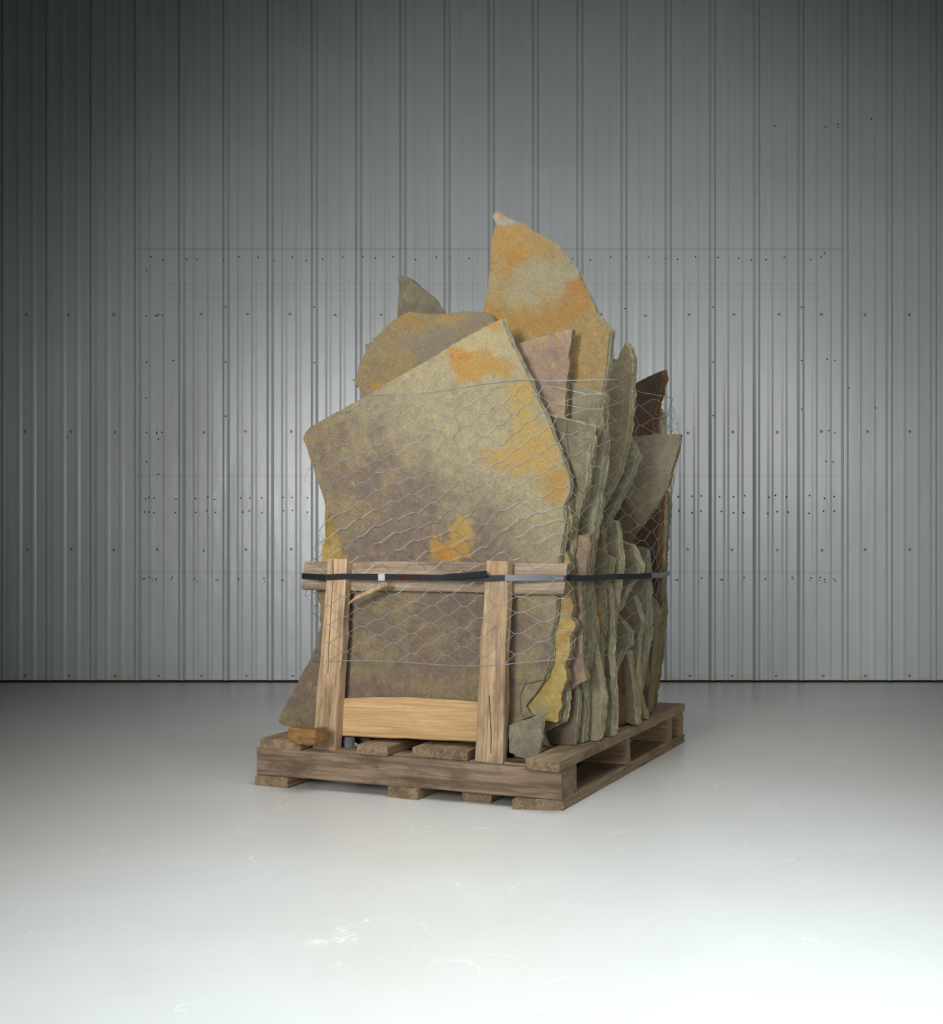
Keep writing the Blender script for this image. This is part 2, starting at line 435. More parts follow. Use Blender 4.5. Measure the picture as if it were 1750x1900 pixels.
# boards along local x
def beam_x(name, x0, x1, y0, y1, z0, z1, mat, seed, parent=pal, **kw):
    # board local: X along x, Y along z (height), Z along -y
    me = board_mesh(x1-x0, z1-z0, y1-y0, seed, **kw)
    return link(name, me, mat, parent, ((x0+x1)/2, (y0+y1)/2, (z0+z1)/2), (math.pi/2, 0, 0))
def plank_y(name, x0, x1, y0, y1, z0, z1, mat, seed, parent=pal, **kw):
    me = board_mesh(y1-y0, x1-x0, z1-z0, seed, **kw)
    return link(name, me, mat, parent, ((x0+x1)/2, (y0+y1)/2, (z0+z1)/2), (0, 0, math.pi/2))
ZB = 0.029; ZS = 0.1055
PL = 1.262
beam_x('front_beam', -0.915, 0.0, 0.0, 0.042, ZB, ZS, W_WEATHER, 11, wob=0.004)
beam_x('stringer', -0.905, -0.003, 0.046, 0.125, ZB, ZS, W_DECK, 12)
beam_x('stringer', -0.905, 0.0, 0.565, 0.612, ZB, ZS, W_DECK, 13)
beam_x('stringer', -0.905, 0.0, 1.055, 1.105, ZB, ZS, W_DECK, 14)
beam_x('stringer', -0.905, 0.0, 1.205, 1.255, ZB, ZS, W_DECK, 15)
for i, (a, b, ya, yb) in enumerate(((-0.905, -0.771, 0.0, PL), (-0.60, -0.505, 0.014, PL), (-0.440, -0.276, 0.032, PL))):
    plank_y('deck_board', a, b, ya, yb, ZS, ZD-(0.001 if i else 0), W_DECK, 20+i, wob=0.003)
plank_y('deck_board', -0.088, 0.004, -0.030, 0.60, ZS, ZD, W_DECK, 24, wob=0.0025)
plank_y('deck_board', -0.092, 0.002, 0.602, PL+0.01, ZS, ZD, W_DECK, 25, wob=0.0025)
plank_y('deck_board', -0.185, -0.105, 0.135, PL, ZS, ZD-0.001, W_DECK, 26)
for i, (a, b, ya) in enumerate(((-0.918, -0.805, -0.008), (-0.492, -0.398, -0.012), (-0.125, 0.0, -0.004))):
    plank_y('bottom_board', a, b, ya, PL, 0.0, ZB, W_DECK, 30+i, wob=0.002, endcut=(-0.02 if i == 2 else 0.004))
plank_y('bottom_board', -0.290, -0.205, 0.03, PL, 0.0, ZB, W_DECK, 34, wob=0.002)

# end frame: two posts, rail and kick board leaning on the stones
KL = 0.10                                               # common lean: depth gained per metre of height
LA = math.atan(KL)
frm = empty('end_frame', L2W(-0.47, 0.08, ZS), ROT)
tag(frm, 'rough timber end frame of two posts and a rail against the front slab', 'frame')
FO = Vector((-0.47, 0.08, ZS))
def frame_part(name, pa, pb, W, T, mat, seed, wdir, **kw):
    """board from pa to pb (pallet coordinates), W along wdir"""
    pa = Vector(pa); pb = Vector(pb); X = (pb-pa).normalized(); Y = Vector(wdir); Y = (Y-X*Y.dot(X)).normalized(); Z = X.cross(Y)
    me = board_mesh((pb-pa).length, W, T, seed, **kw)
    R = Matrix((X, Y, Z)).transposed()
    return link(name, me, mat, frm, (pa+pb)/2-FO, R.to_euler())
def post(px_b, py_b, px_t, py_t, yf, W, seed, taper):
    o = on_plane(px_b, py_b, yf-KL*(ZD-ZS) + KL*(ZD-ZS), KL)
    b = on_plane(px_b, py_b, yf, KL); t = on_plane(px_t, py_t, yf, KL)
    n = Vector((0, 1, -KL)).normalized()*0.019
    X = (t-b).normalized(); b = b + X*((ZS-b.z)/X.z)
    return frame_part('post', b+n, t+n, W, 0.038, W_POST, seed, (1, 0, 0), taper=taper, wob=0.004), b, t
post_l, lb, lt = post(601, 1391, 624, 1037, 0.050, 0.074, 41, 0.16)
post_r, rb, rt = post(905, 1415, 921, 1040, 0.036, 0.080, 42, 0.18)
YR = 0.088                                              # rail front
ra = on_plane(562, 1067, YR, KL); rb2 = on_plane(1049, 1074, YR, KL)
nb = Vector((0, 1, -KL)).normalized()
rail = frame_part('rail', ra+nb*0.0125, rb2+nb*0.0125, 0.083, 0.024, W_RAIL, 43, (0, KL, 1), wob=0.003, endcut=0.003)
ka = on_plane(612, 1330, YR-0.002, KL); kb = on_plane(905, 1341, YR-0.002, KL)
kick = frame_part('kick_board', ka+nb*0.010, kb+nb*0.010, 0.104, 0.019, W_FRESH, 44, (0, KL, 1), wob=0.002, crown=0.010)
# splinter torn off the left post
def tube_mesh(name, pts, radii, sides=7, smooth=True):
    vs = []; fs = []
    n = len(pts)
    for i, p in enumerate(pts):
        p = Vector(p); a = Vector(pts[max(i-1, 0)]); b = Vector(pts[min(i+1, n-1)])
        T = (b-a).normalized(); U = T.orthogonal().normalized() if i == 0 else (U0 - T*U0.dot(T)).normalized()
        U0 = U; V = T.cross(U)
        r = radii[i] if isinstance(radii, (list, tuple)) else radii
        for k in range(sides):
            ang = 2*math.pi*k/sides
            vs.append(p+U*r*math.cos(ang)+V*r*math.sin(ang))
    for i in range(n-1):
        for k in range(sides):
            fs.append((i*sides+k, i*sides+(k+1) % sides, (i+1)*sides+(k+1) % sides, (i+1)*sides+k))
    fs.append(tuple(reversed(range(sides)))); fs.append(tuple(range((n-1)*sides, n*sides)))
    me = mesh(name, vs, fs, None, smooth); recalc(me); return me
sp = [on_plane(646, 1121, 0.052, KL), on_plane(660, 1110, 0.047, KL), on_plane(690, 1096, 0.042, KL), on_plane(712, 1086, 0.038, KL), on_plane(720, 1084, 0.037, KL)]
mw = post_l.matrix_basis.inverted()
sp_l = [mw @ (p-FO) for p in sp]
link('splinter', tube_mesh('splinter', sp_l, [0.002, 0.005, 0.0075, 0.0085, 0.0075], 6, False), W_POST, post_l)
# dark check running down the left post: a thin dark strand laid on the face
W_CRACK = plain_mat('crack_dark', lin(66, 50, 38), 0.9)
def crack(p, pts, yf):
    mwi = p.matrix_basis.inverted()
    ps = [mwi @ (on_plane(x, y, yf-0.0008, KL)-FO) for x, y in pts]
    link('crack', tube_mesh('crack', ps, 0.0011, 4, False), W_CRACK, p)

crack(post_l, [c5(690, 80), c5(692, 250), c5(678, 430), c5(672, 560), c5(660, 720), c5(656, 900), c5(648, 1000)], 0.05)
crack(post_r, [c8(190, 40), c8(196, 180), c8(205, 330), c8(202, 470)], 0.036)

# ------------------------------------------------------------------ stone
G_OLIVE = lin(158, 146, 116); G_GREEN = lin(152, 145, 118); G_BROWN = lin(134, 116, 100); G_PURP = lin(128, 110, 100)
G_PINK = lin(178, 152, 124); G_DARK = lin(86, 62, 42); G_YEL = lin(206, 174, 96); G_RUST = lin(194, 148, 60); G_ORANGE = lin(198, 134, 46)
G_GREY = lin(150, 143, 120); G_LIGHT = lin(186, 176, 142); G_BLUE = lin(132, 138, 138)
RIM_G = rim_mat('edge_grey_green', lin(164, 158, 132), lin(118, 112, 92))
RIM_O = rim_mat('edge_olive', lin(142, 130, 98), lin(98, 88, 64))
RIM_D = rim_mat('edge_dark', lin(120, 86, 52), lin(76, 56, 38))
RIM_P = rim_mat('edge_pale', lin(180, 170, 138), lin(122, 113, 88))

def rough_outline(pts, amp, step, seed):
    out = []; n = len(pts); s = 0.0
    for i in range(n):
        a = Vector(pts[i]); b = Vector(pts[(i+1) % n]); d = b-a; L = d.length
        k = max(1, int(L/step)); nr = Vector((d.y, -d.x))/max(L, 1e-6)
        for j in range(k):
            t = j/k; p = a+d*t
            u = s+L*t
            q = noise.noise((u*55, seed*3.7, 1))*0.7 + noise.noise((u*130, seed*1.3, 7))*0.55 + noise.noise((u*16, seed*2.1, 3))*0.45
            fade = 1.0 if j else 0.25
            out.append(p+nr*amp*q*fade)
        s += L
    return out
def clean(pts):
    out = []
    for p in pts:
        if not out or (Vector(p)-out[-1]).length > 0.0015: out.append(Vector(p))
    return out
slabs = {}
def slab(key, label, y0, outline, t, mats, k=KL, m=0.0, amp=0.003, step=0.007, seed=None, name='flagstone', parent=None, cat='flagstone', chip=0.004, flare=0.007, flare_z=9.0, zmin=ZD+0.002):
    """outline: pixel pairs carried onto the slab's own leaning plane, or ('l', x, z) in pallet metres"""
    seed = seed if seed is not None else len(slabs)+1
    P = []
    for q in outline:
        if q[0] == 'l': P.append(Vector((q[1], q[2])))
        else:
            p = on_plane(q[0], q[1], y0, k, m); P.append(Vector((p.x, max(p.z, zmin))))
    area = sum(P[i].x*P[(i+1) % len(P)].y - P[(i+1) % len(P)].x*P[i].y for i in range(len(P)))
    if area < 0: P.reverse()                            # counter-clockwise in (x, z)
    R = clean(rough_outline(P, amp, step, seed))
    R = [Vector((p.x, max(p.y, zmin))) for p in R]
    n = len(R)
    nrm = []
    for i in range(n):
        d = R[(i+1) % n]-R[i-1]; d = d.normalized() if d.length > 1e-6 else Vector((1, 0))
        nrm.append(Vector((d.y, -d.x)))
    cx = sum(p.x for p in R)/n; zb = min(p.y for p in R)
    org = Vector((cx, y0+k*(zb-ZD)+m*(cx+0.45), zb))
    depths = [0, 0.10, 0.26, 0.44, 0.62, 0.8, 0.93, 1.0]
    arc = [0.0]
    for i in range(1, n): arc.append(arc[-1]+(R[i]-R[i-1]).length)
    vs = []; fs = []; mi = []
    for li, dpt in enumerate(depths):
        for i, p in enumerate(R):
            u = arc[i]*42
            o = chip*(0.8*noise.noise((u, li*1.9, seed*5.1)) + 0.7*noise.noise((u*0.3, li*1.3, seed*2.2)) + 0.5*noise.noise((u*2.6, li*3.7, seed)))
            if li == 0: o = -chip*0.5*max(0, noise.noise((u*0.7, 4, seed)))
            if nrm[i].x > 0:                            # right-hand edges broke off on a slant: back bed stands proud of the front one
                o += (flare if p.y < flare_z else flare*0.2)*nrm[i].x*((dpt**0.8)*(0.85+0.7*noise.noise((u*0.16, 9, seed*1.1)))-0.35)
            if li == len(depths)-1: o = -chip*0.6
            x = p.x+nrm[i].x*o; z = max(p.y+nrm[i].y*o, zmin)
            y = y0+k*(z-ZD)+m*(x+0.45)+t*dpt
            vs.append((x-org.x, y-org.y, z-org.z))
    for li in range(len(depths)-1):
        for i in range(n):
            a = li*n+i; b = li*n+(i+1) % n
            fs.append((a, b, b+n, a+n)); mi.append(1)
    N_ = len(depths)
    for li in (0, N_-1):
        poly = [Vector((vs[li*n+i][0], vs[li*n+i][2], 0)) for i in range(n)]
        for tri in tessellate_polygon([poly]):
            fs.append(tuple(li*n+j for j in tri)); mi.append(0)
    me = mesh(name, vs, fs, mi); recalc(me)
    wloc = L2W(org.x, org.y, org.z)
    if parent is not None:
        po = parent['_org']
        o = link(name, me, mats, parent, org-Vector(po), (0, 0, 0))
    else:
        o = link(name, me, mats, None, wloc, (0, 0, ROT))
        tag(o, label, cat, 'flagstone slabs standing on the pallet')
        o['_org'] = tuple(org)
    slabs[key] = (o, y0, k, m, org)
    return o
def spatch(org, y0, lst, k=KL, m=0.0):
    out = []
    for (px, py, rx, ry, c, s) in lst:
        p = on_plane(px, py, y0, k, m); q = on_plane(px+rx, py, y0, k, m); r = on_plane(px, py-ry, y0, k, m)
        out.append((p.x-org.x, p.z-org.z, abs(q.x-p.x), abs(r.z-p.z), c, s))
    return out
def face(o_key, mat):                                   # swap in a face material once the slab's origin is known
    slabs[o_key][0].data.materials[0] = mat
TMP = plain_mat('stone_plain', G_OLIVE, 0.7)

_mats = {}
def kind_mat(kind, seed=0.0):
    key = (kind, seed)
    if key in _mats: return _mats[key]
    d = {'olive': (G_OLIVE, lin(138, 126, 96), lin(176, 160, 118)), 'green': (G_GREEN, lin(118, 108, 84), lin(170, 158, 122)),
         'brown': (G_BROWN, lin(116, 100, 84), lin(150, 132, 106)), 'pink': (G_PINK, lin(152, 130, 110), lin(196, 170, 140)),
         'dark': (G_DARK, lin(62, 46, 34), lin(112, 84, 58)), 'grey': (G_GREY, lin(130, 122, 100), lin(170, 162, 134)),
         'blue': (G_BLUE, lin(116, 122, 122), lin(150, 152, 150)), 'mixed': (lin(136, 120, 98), lin(150, 142, 112), lin(160, 144, 112))}[kind]
    _mats[key] = stone_mat('stone_%s' % kind, d[0], d[1], d[2], (), seed)
    return _mats[key]

# ---- front slab
y_F1 = 0.115
F1 = [c3(98, 322), c3(112, 280), c3(150, 235), c3(260, 168), c1(560, 1582), c1(830, 1418), c1(1130, 1252), c1(1350, 1112), c1(1560, 998), c1(1700, 925), c2(222, 922), c2(236, 950),
      c2(300, 1120), c2(400, 1300), c2(480, 1490), c2(600, 1742), c4(545, 250), c4(570, 330), c4(640, 500), c4(680, 620), c4(693, 690), c4(688, 765), c4(640, 865), c4(645, 940),
      c4(658, 1010), c4(640, 1130), c4(620, 1220), c4(605, 1310), c6(688, 340), c6(684, 500), c6(645, 640), c6(645, 740), c6(625, 880), c6(590, 960), c6(450, 990), c6(415, 1080),
      c6(420, 1200), c6(505, 1228), c6(430, 1260), c6(330, 1295), ('l', -0.17, 0.17), ('l', -0.22, ZD+0.002), ('l', -0.40, 0.155), ('l', -0.62, 0.16), ('l', -0.68, ZD+0.002), ('l', -0.74, 0.14), c5(420, 1436),
      c5(340, 1430), c5(300, 1427), c5(265, 1414), c5(248, 1396), c5(270, 1330), c5(500, 900), c5(560, 750), c5(588, 640), (612, 1100), (628, 1065), (638, 1040), c3(430, 1290), c3(370, 1080), c3(330, 960), c3(272, 830), c3(175, 540)]
slab('F1', 'broad front slab with peaked top and rust-orange stains behind the timber rail', y_F1, F1, 0.021, [TMP, RIM_G], amp=0.0022)
og = slabs['F1'][4]
PT = spatch(og, y_F1, [(905, 640, 95, 45, lin(196, 182, 130), 0.7), (880, 682, 46, 26, G_RUST, 0.85), (848, 665, 22, 26, G_ORANGE, 0.7), (925, 690, 36, 22, G_RUST, 0.7), (918, 606, 20, 14, G_RUST, 0.7),
     (965, 745, 46, 42, lin(198, 166, 92), 0.85), (985, 800, 40, 40, lin(200, 168, 90), 0.85), (1000, 850, 50, 36, lin(200, 164, 86), 0.8), (1030, 900, 34, 34, G_RUST, 0.75), (940, 850, 50, 26, lin(202, 164, 84), 0.7),
     (840, 1020, 36, 30, G_RUST, 0.95), (858, 985, 30, 22, lin(196, 162, 78), 0.8), (826, 1030, 16, 22, G_ORANGE, 0.6), (740, 770, 30, 14, lin(160, 150, 116), 0.4), (760, 850, 30, 20, lin(158, 148, 112), 0.4), (640, 850, 18, 10, lin(150, 146, 120), 0.5), (780, 1230, 14, 90, lin(140, 112, 84), 0.5)])
# tone passes from purple-brown (left, low) to pale olive (right, high)
def proj(px, py, gx=0.66, gz=0.75):
    p = on_plane(px, py, y_F1); return (p.x-og.x)*gx + (p.z-og.z)*gz
lo = proj(760, 960); hi = proj(930, 850)
mF1 = stone_mat('stone_front_slab', lin(134, 117, 102), lin(150, 133, 102), lin(172, 156, 112), PT, 2.0, 1.0, 0.58, 5.0, 0.45, 0.6, soft=0.35, grade=(0.66, 0.75, lo, hi, lin(180, 169, 134)))
face('F1', mF1)
slab('F1b', None, y_F1+0.010, [c6(652, 690), c6(642, 860), c6(600, 962), c6(540, 1050), c6(460, 1153), c6(485, 1195), c6(522, 1226), c6(430, 1256), c6(370, 1150), c6(390, 1000), c6(520, 930), c6(590, 760)],
     0.0105, [kind_mat('olive', 3.0), RIM_O], flare=0.0, name='split_layer', parent=slabs['F1'][0], amp=0.0015, chip=0.001)

# ---- broken chip leaning at the foot of the right post
slab('G1', 'small grey broken shard leaning at the foot of the right timber post', 0.052, [c8(338, 262), c8(440, 232), c8(520, 205), c8(572, 196), c8(582, 240), c8(580, 350), c8(560, 420), c8(552, 480), c8(475, 512), c8(400, 488), c8(338, 462)],
     0.016, [kind_mat('grey', 1.0), RIM_G], k=0.22, amp=0.002, flare=0.002, zmin=ZS+0.002)

# ---- yellow slab
y_F2 = 0.141
F2 = [c3(282, 855), c3(275, 1000), c3(280, 1140), c3(252, 1215), c3(245, 1310), c5(558, 330), c5(590, 480), c5(588, 600), (640, 1200), (700, 1300), ('l', -0.52, ZD+0.002), ('l', -0.2, ZD+0.002), c6(480, 1225), c6(580, 1256), c6(640, 1268), c6(702, 1272), c6(708, 1220), c6(735, 1150), c6(728, 1060),
      c6(772, 960), c6(752, 855), c6(800, 740), c6(790, 650), c6(835, 560), c6(800, 500), c6(815, 420), c6(790, 340), c4(700, 1440), c4(690, 1300), c4(645, 1215), c4(690, 1100), c4(712, 1010), c4(700, 900), c4(690, 800), (1020, 840), (800, 840), (650, 900)]
slab('F2', 'yellow-faced slab just behind the front slab with a ragged right edge', y_F2, F2, 0.023, [TMP, RIM_O], amp=0.004)
og2 = slabs['F2'][4]
face('F2', stone_mat('stone_yellow_slab', lin(204, 178, 106), lin(196, 160, 84), lin(180, 164, 116),
     spatch(og2, y_F2, [c6(560, 1180)+(22, 22, lin(170, 162, 126), 0.8), c6(760, 430)+(16, 30, lin(168, 158, 118), 0.7), c6(800, 430)+(8, 20, G_ORANGE, 0.6), (612, 980, 30, 40, lin(172, 136, 66), 0.9), (600, 1120, 30, 60, lin(140, 124, 92), 0.9)]), 3.3, 1.0, 0.62, 8.0))

# ---- pale slab with a crack, right of the front slab
y_S3 = 0.168
slab('S3', 'pale grey-green slab with a long crack tucked behind the front slab', y_S3,
     [(960, 770), c4(520, 133), c4(640, 160), c4(835, 205), c4(872, 215), c4(868, 380), c4(838, 480), c4(832, 690), c4(785, 790), c4(735, 900), c4(715, 1000), c4(700, 1250), (1050, 1150), c6(740, 900), c6(765, 1100), c6(738, 1266), c6(600, 1340), c6(580, 1362), ('l', -0.10, ZD+0.002), ('l', -0.4, ZD+0.002), (900, 1100)],
     0.019, [kind_mat('green', 1.5), RIM_P], amp=0.0022, flare=0.012)
ck = [c4(672, 180), c4(662, 290), c4(680, 400), c4(700, 560), c4(722, 640), c4(760, 730), c4(790, 770)]
ogs = slabs['S3'][4]
link('crack', tube_mesh('crack', [on_plane(x, y, y_S3-0.0002, KL)-ogs for x, y in ck], 0.0011, 4, False), W_CRACK, slabs['S3'][0])

# ---- pinkish slab with square shoulder
slab('P', 'pinkish-brown slab with a flat top in front of the tall golden slab', 0.192,
     [c2(330, 1132), c2(450, 1098), c2(560, 1068), c2(700, 1025), c2(765, 1008), c2(800, 1008), c2(790, 1110), c2(770, 1230), c2(775, 1290), c2(752, 1440), c2(735, 1720), (1040, 820), (1000, 1000), ('l', -0.34, ZD+0.002), ('l', -0.52, ZD+0.002), (880, 900), (930, 700)],
     0.021, [TMP, RIM_O], amp=0.0025, flare=0.004)
face('P', stone_mat('stone_pink_slab', G_PINK, lin(156, 134, 114), lin(190, 164, 134), spatch(slabs['P'][4], 0.192, [c2(675, 1100)+(7, 5, G_ORANGE, 0.8), c2(545, 1142)+(6, 5, G_ORANGE, 0.8), c2(640, 1310)+(8, 6, lin(206, 160, 110), 0.7)]), 6.0))
# ---- rose-grey slab low on the right with pointed corner
slab('Q', 'rose-grey slab with pointed lower corner beside the ragged yellow slab', 0.1925,
     [c4(715, 1090), c4(750, 1110), c4(850, 1100), c4(856, 1180), c4(835, 1330), c4(822, 1440), c6(880, 240), c6(872, 350), c6(880, 450), c6(886, 600), c6(884, 760), c6(900, 880), c6(914, 962), c6(840, 1000), c6(772, 1046), c6(700, 1130), ('l', -0.2, ZD+0.002), ('l', -0.32, ZD+0.002), (960, 1150)],
     0.020, [kind_mat('pink', 8.0), RIM_O], amp=0.003)
# ---- rounded left slab
y_L = 0.217
slab('L', 'round-shouldered olive slab rising behind the front slab on the left', y_L,
     [c1(650, 1560), c1(592, 1560), c1(545, 1470), c1(512, 1465), c1(515, 1440), c1(495, 1418), c1(530, 1410), c1(545, 1330), c1(600, 1205), c1(665, 1110), c1(655, 1080), c1(695, 1070), c1(790, 970), c1(860, 920), c1(970, 866), c1(1010, 880), c1(1230, 888), c1(1350, 876), c1(1385, 862), c1(1440, 871), c1(1600, 872), (920, 600), (925, 680), (800, 900), ('l', -0.40, ZD+0.002), ('l', -0.7, ZD+0.002), (690, 900)],
     0.021, [TMP, RIM_O], amp=0.003)
face('L', stone_mat('stone_left_slab', lin(150, 134, 98), lin(138, 124, 94), lin(162, 146, 106), spatch(slabs['L'][4], y_L, [c1(960, 930)+(34, 34, lin(170, 130, 66), 0.8), c1(700, 1480)+(14, 10, G_RUST, 0.9), c1(1150, 1180)+(70, 40, lin(140, 128, 112), 0.9), c1(1450, 930)+(30, 26, lin(142, 130, 112), 0.9), c1(860, 1350)+(40, 50, lin(168, 140, 86), 0.6), c1(1300, 960)+(30, 20, lin(176, 144, 84), 0.7)]), 9.0, soft=0.8))
# ---- dark rose base slab
slab('S0', 'mauve-brown slab low behind the rose-grey one with its foot on the deck', 0.2175,
     [c6(560, 900), c6(770, 1020), c6(835, 1000), c6(852, 1080), c6(845, 1200), c6(830, 1340), c6(818, 1455), c6(700, 1448), ('l', -0.16, ZD+0.002), ('l', -0.26, ZD+0.002), (980, 1250)],
     0.020, [kind_mat('brown', 4.0), RIM_G], amp=0.0022)
# ---- grey-green slab with stepped top in front of the tall slab
slab('S5', 'grey-green slab with sloping notched top against the tall golden slab', 0.240,
     [(1030, 700), c2(750, 1430), c2(850, 1465), c2(960, 1505), c2(1035, 1540), c2(1030, 1640), c4(940, 90), c4(950, 220), c4(900, 330), c4(870, 560), c4(840, 720), c4(800, 860), c4(740, 1000), (1060, 1100), ('l', -0.12, ZD+0.002), ('l', -0.34, ZD+0.002), (980, 1000)],
     0.019, [kind_mat('green', 5.0), RIM_P], amp=0.0025)
# ---- tall golden slab
y_T = 0.262
T = [c2(150, 100), c2(158, 72), c2(178, 52), c2(250, 90), c2(390, 155), c2(462, 212), c2(560, 252), c2(650, 300), c2(690, 345), c2(745, 425), c2(835, 545), c2(890, 660), c2(960, 790), c2(1000, 885), c2(1060, 950), c2(1112, 1012),
     c2(1112, 1040), c2(1098, 1120), c2(1092, 1250), c2(1075, 1400), c2(1050, 1510), c4(975, 0), c4(958, 150), c4(975, 300), c4(965, 500), c4(935, 720), c4(915, 900), c4(895, 1050), c4(860, 1250), c4(838, 1440), c6(915, 260), c6(895, 420), c6(915, 520), c6(930, 700), c6(905, 860), c6(890, 960), c6(905, 1080), c6(900, 1250), c6(885, 1430),
     ('l', -0.08, ZD+0.002), ('l', -0.5, ZD+0.002), (890, 800), c1(1480, 1000), c1(1560, 860), c1(1590, 720), c1(1612, 560), c1(1630, 300), c2(158, 225), c2(165, 190), c2(185, 180), c2(172, 140)]
slab('T', 'tallest golden-yellow slab with a curved right shoulder and chipped white tip', y_T, T, 0.031, [TMP, RIM_G], amp=0.0028, flare=0.014, flare_z=1.34)
tz = lambda py: -(on_plane(1080, py, y_T).z-slabs['T'][4].z)
T_GRADE = (tz(690), tz(790))
face('T', stone_mat('stone_golden_slab', lin(174, 144, 86), lin(158, 140, 98), lin(170, 146, 94), spatch(slabs['T'][4], y_T, [c2(330, 330)+(80, 42, lin(186, 146, 74), 0.75), c2(330, 430)+(24, 24, lin(180, 132, 58), 0.8), c2(520, 620)+(80, 46, lin(168, 162, 132), 0.85), c2(850, 690)+(34, 20, lin(176, 120, 44), 0.9), c2(700, 830)+(50, 20, lin(174, 124, 50), 0.8), c2(430, 950)+(80, 24, lin(174, 130, 60), 0.7), c2(130, 900)+(26, 24, lin(174, 130, 60), 0.7), c2(290, 130)+(20, 9, lin(176, 172, 160), 0.9), c2(190, 110)+(10, 9, lin(196, 180, 160), 0.9)]), 11.0, 0.8, 0.62, 5.0, soft=1.0, grade=(0, -1, *T_GRADE, lin(158, 150, 120))))
slab('Tb', 'slate-grey thin slab hidden behind the lower edge of the tall golden slab', 0.2945 , [(1000, 1060), c6(950, 240), c6(957, 330), c6(945, 420), c6(950, 600), c6(930, 800), c6(918, 950), c6(905, 1300), ('l', -0.1, ZD+0.002), ('l', -0.4, ZD+0.002)], 0.012, [kind_mat('grey', 7.0), RIM_G], amp=0.002, chip=0.002, flare=0.006)

# ---- right-hand run, front to back
def L_(x): return ('l', x, ZD+0.002)
def run(key, label, y0, top_left, right, xr, xl, t, kind, rim, seed=0.0, amp=0.0034, flare=0.015, **kw):
    """right: visible right-hand outline from the top down; the rest runs hidden back into the pile"""
    return slab(key, label, y0, [top_left] + right + [L_(xr), L_(xl)], t, [kind_mat(kind, seed), rim], amp=amp, flare=flare, **kw)
run('s5', 'grey-green slab with a broad bulging foot on the near deck board', 0.310, (1010, 1110),
    [c6(900, 300), c6(950, 330), c6(965, 450), c6(985, 560), c6(980, 700), c6(990, 830), c6(1015, 980), c6(1035, 1090), c6(1028, 1200), c6(1015, 1330), c6(990, 1425)], -0.06, -0.45, 0.024, 'green', RIM_P, 2.2)
run('O1', 'olive slab with a rust-orange stained notch in its edge below the strap', 0.360, (980, 1010),
    [c4(925, 1000), c4(955, 995), c4(968, 1130), c4(978, 1260), c4(972, 1440), c6(1030, 330), c6(1025, 430), c6(1034, 540), c6(1012, 640), c6(1018, 800), c6(1020, 900), c6(1000, 1000)], -0.12, -0.5, 0.018, 'olive', RIM_O, 4.4)
ogo = slabs['O1'][4]
face('O1', stone_mat('stone_rust_notch', G_OLIVE, lin(138, 126, 96), lin(176, 160, 118), spatch(ogo, 0.36, [c6(1005, 480)+(12, 40, G_RUST, 0.85)]), 4.4))
run('s6', 'straight grey slab with a long even edge standing on the deck', 0.408, (1000, 1090),
    [c4(985, 1275), c4(1020, 1310), c4(1010, 1400), c6(1062, 240), c6(1090, 330), c6(1098, 500), c6(1098, 640), c6(1085, 800), c6(1100, 1000), c6(1110, 1130), c6(1105, 1250), c6(1095, 1385)], -0.03, -0.5, 0.021, 'green', RIM_P, 3.1)
run('M3', 'round-topped grey-green slab rising above the strap right of the tall slab', 0.448, (1010, 1000),
    [c4(1005, 1015), c4(1040, 990), c4(1078, 1008), c4(1088, 1060), c4(1098, 1150), c4(1100, 1300), c4(1092, 1440), c6(1145, 240), c6(1135, 350), c6(1118, 440), c6(1110, 600), c6(1100, 900)], -0.08, -0.5, 0.018, 'green', RIM_P, 6.1)
run('R1', 'pointed olive slab with pale spalled edge right of the golden slab', 0.500, (1060, 760),
    [c2(1080, 1330), c2(1160, 1262), c2(1232, 1112), c2(1262, 1160), c2(1278, 1230), c2(1285, 1350), c2(1285, 1500), c2(1265, 1740), c4(1180, 200), c4(1140, 400), c4(1090, 600), c4(1010, 750), c4(950, 870), (1090, 1020)], -0.2, -0.6, 0.026, 'olive', RIM_P, 5.2, amp=0.003)
run('R2', 'narrow dark grey-green slab with an angular edge behind the pointed olive slab', 0.548, (1050, 700),
    [c2(1112, 1250), c2(1150, 1264), c2(1220, 1400), c4(1170, 300), c4(1212, 370), c4(1245, 470), c4(1215, 560), c4(1180, 640), c4(1090, 800), c4(1030, 930), c4(1000, 1000), (1090, 1060)], -0.22, -0.6, 0.024, 'green', RIM_G, 7.7, amp=0.003)
run('M5', 'brown slab with a chipped outward point just above the strap', 0.580, (1100, 1000),
    [c4(1110, 1150), c4(1195, 1190), c4(1220, 1240), c4(1245, 1300), c4(1270, 1340), c4(1262, 1400), c4(1230, 1440), c6(1225, 270), c6(1185, 360), c6(1155, 440), c6(1130, 480), (1120, 1200)], -0.2, -0.6, 0.018, 'mixed', RIM_P, 8.2)
run('D1', 'green-grey slab with a diamond point sticking out below the strap', 0.612, (1090, 1100),
    [c6(1120, 430), c6(1145, 490), c6(1190, 550), c6(1236, 610), c6(1225, 695), c6(1178, 742), c6(1160, 780), c6(1135, 850), (1130, 1290)], -0.14, -0.55, 0.016, 'green', RIM_P, 9.4, amp=0.0025)
run('s7', 'brown slab with an orange upper edge and rough foot on the deck', 0.632, (1090, 930),
    [c4(1060, 850), c4(1105, 812), c4(1140, 860), c4(1165, 920), c4(1198, 990), c4(1200, 1080), c4(1190, 1160), (1160, 1060), (1140, 1160), c6(1158, 750), c6(1165, 900), c6(1168, 1050), c6(1172, 1150), c6(1162, 1300)], -0.05, -0.55, 0.022, 'brown', RIM_D, 2.9)
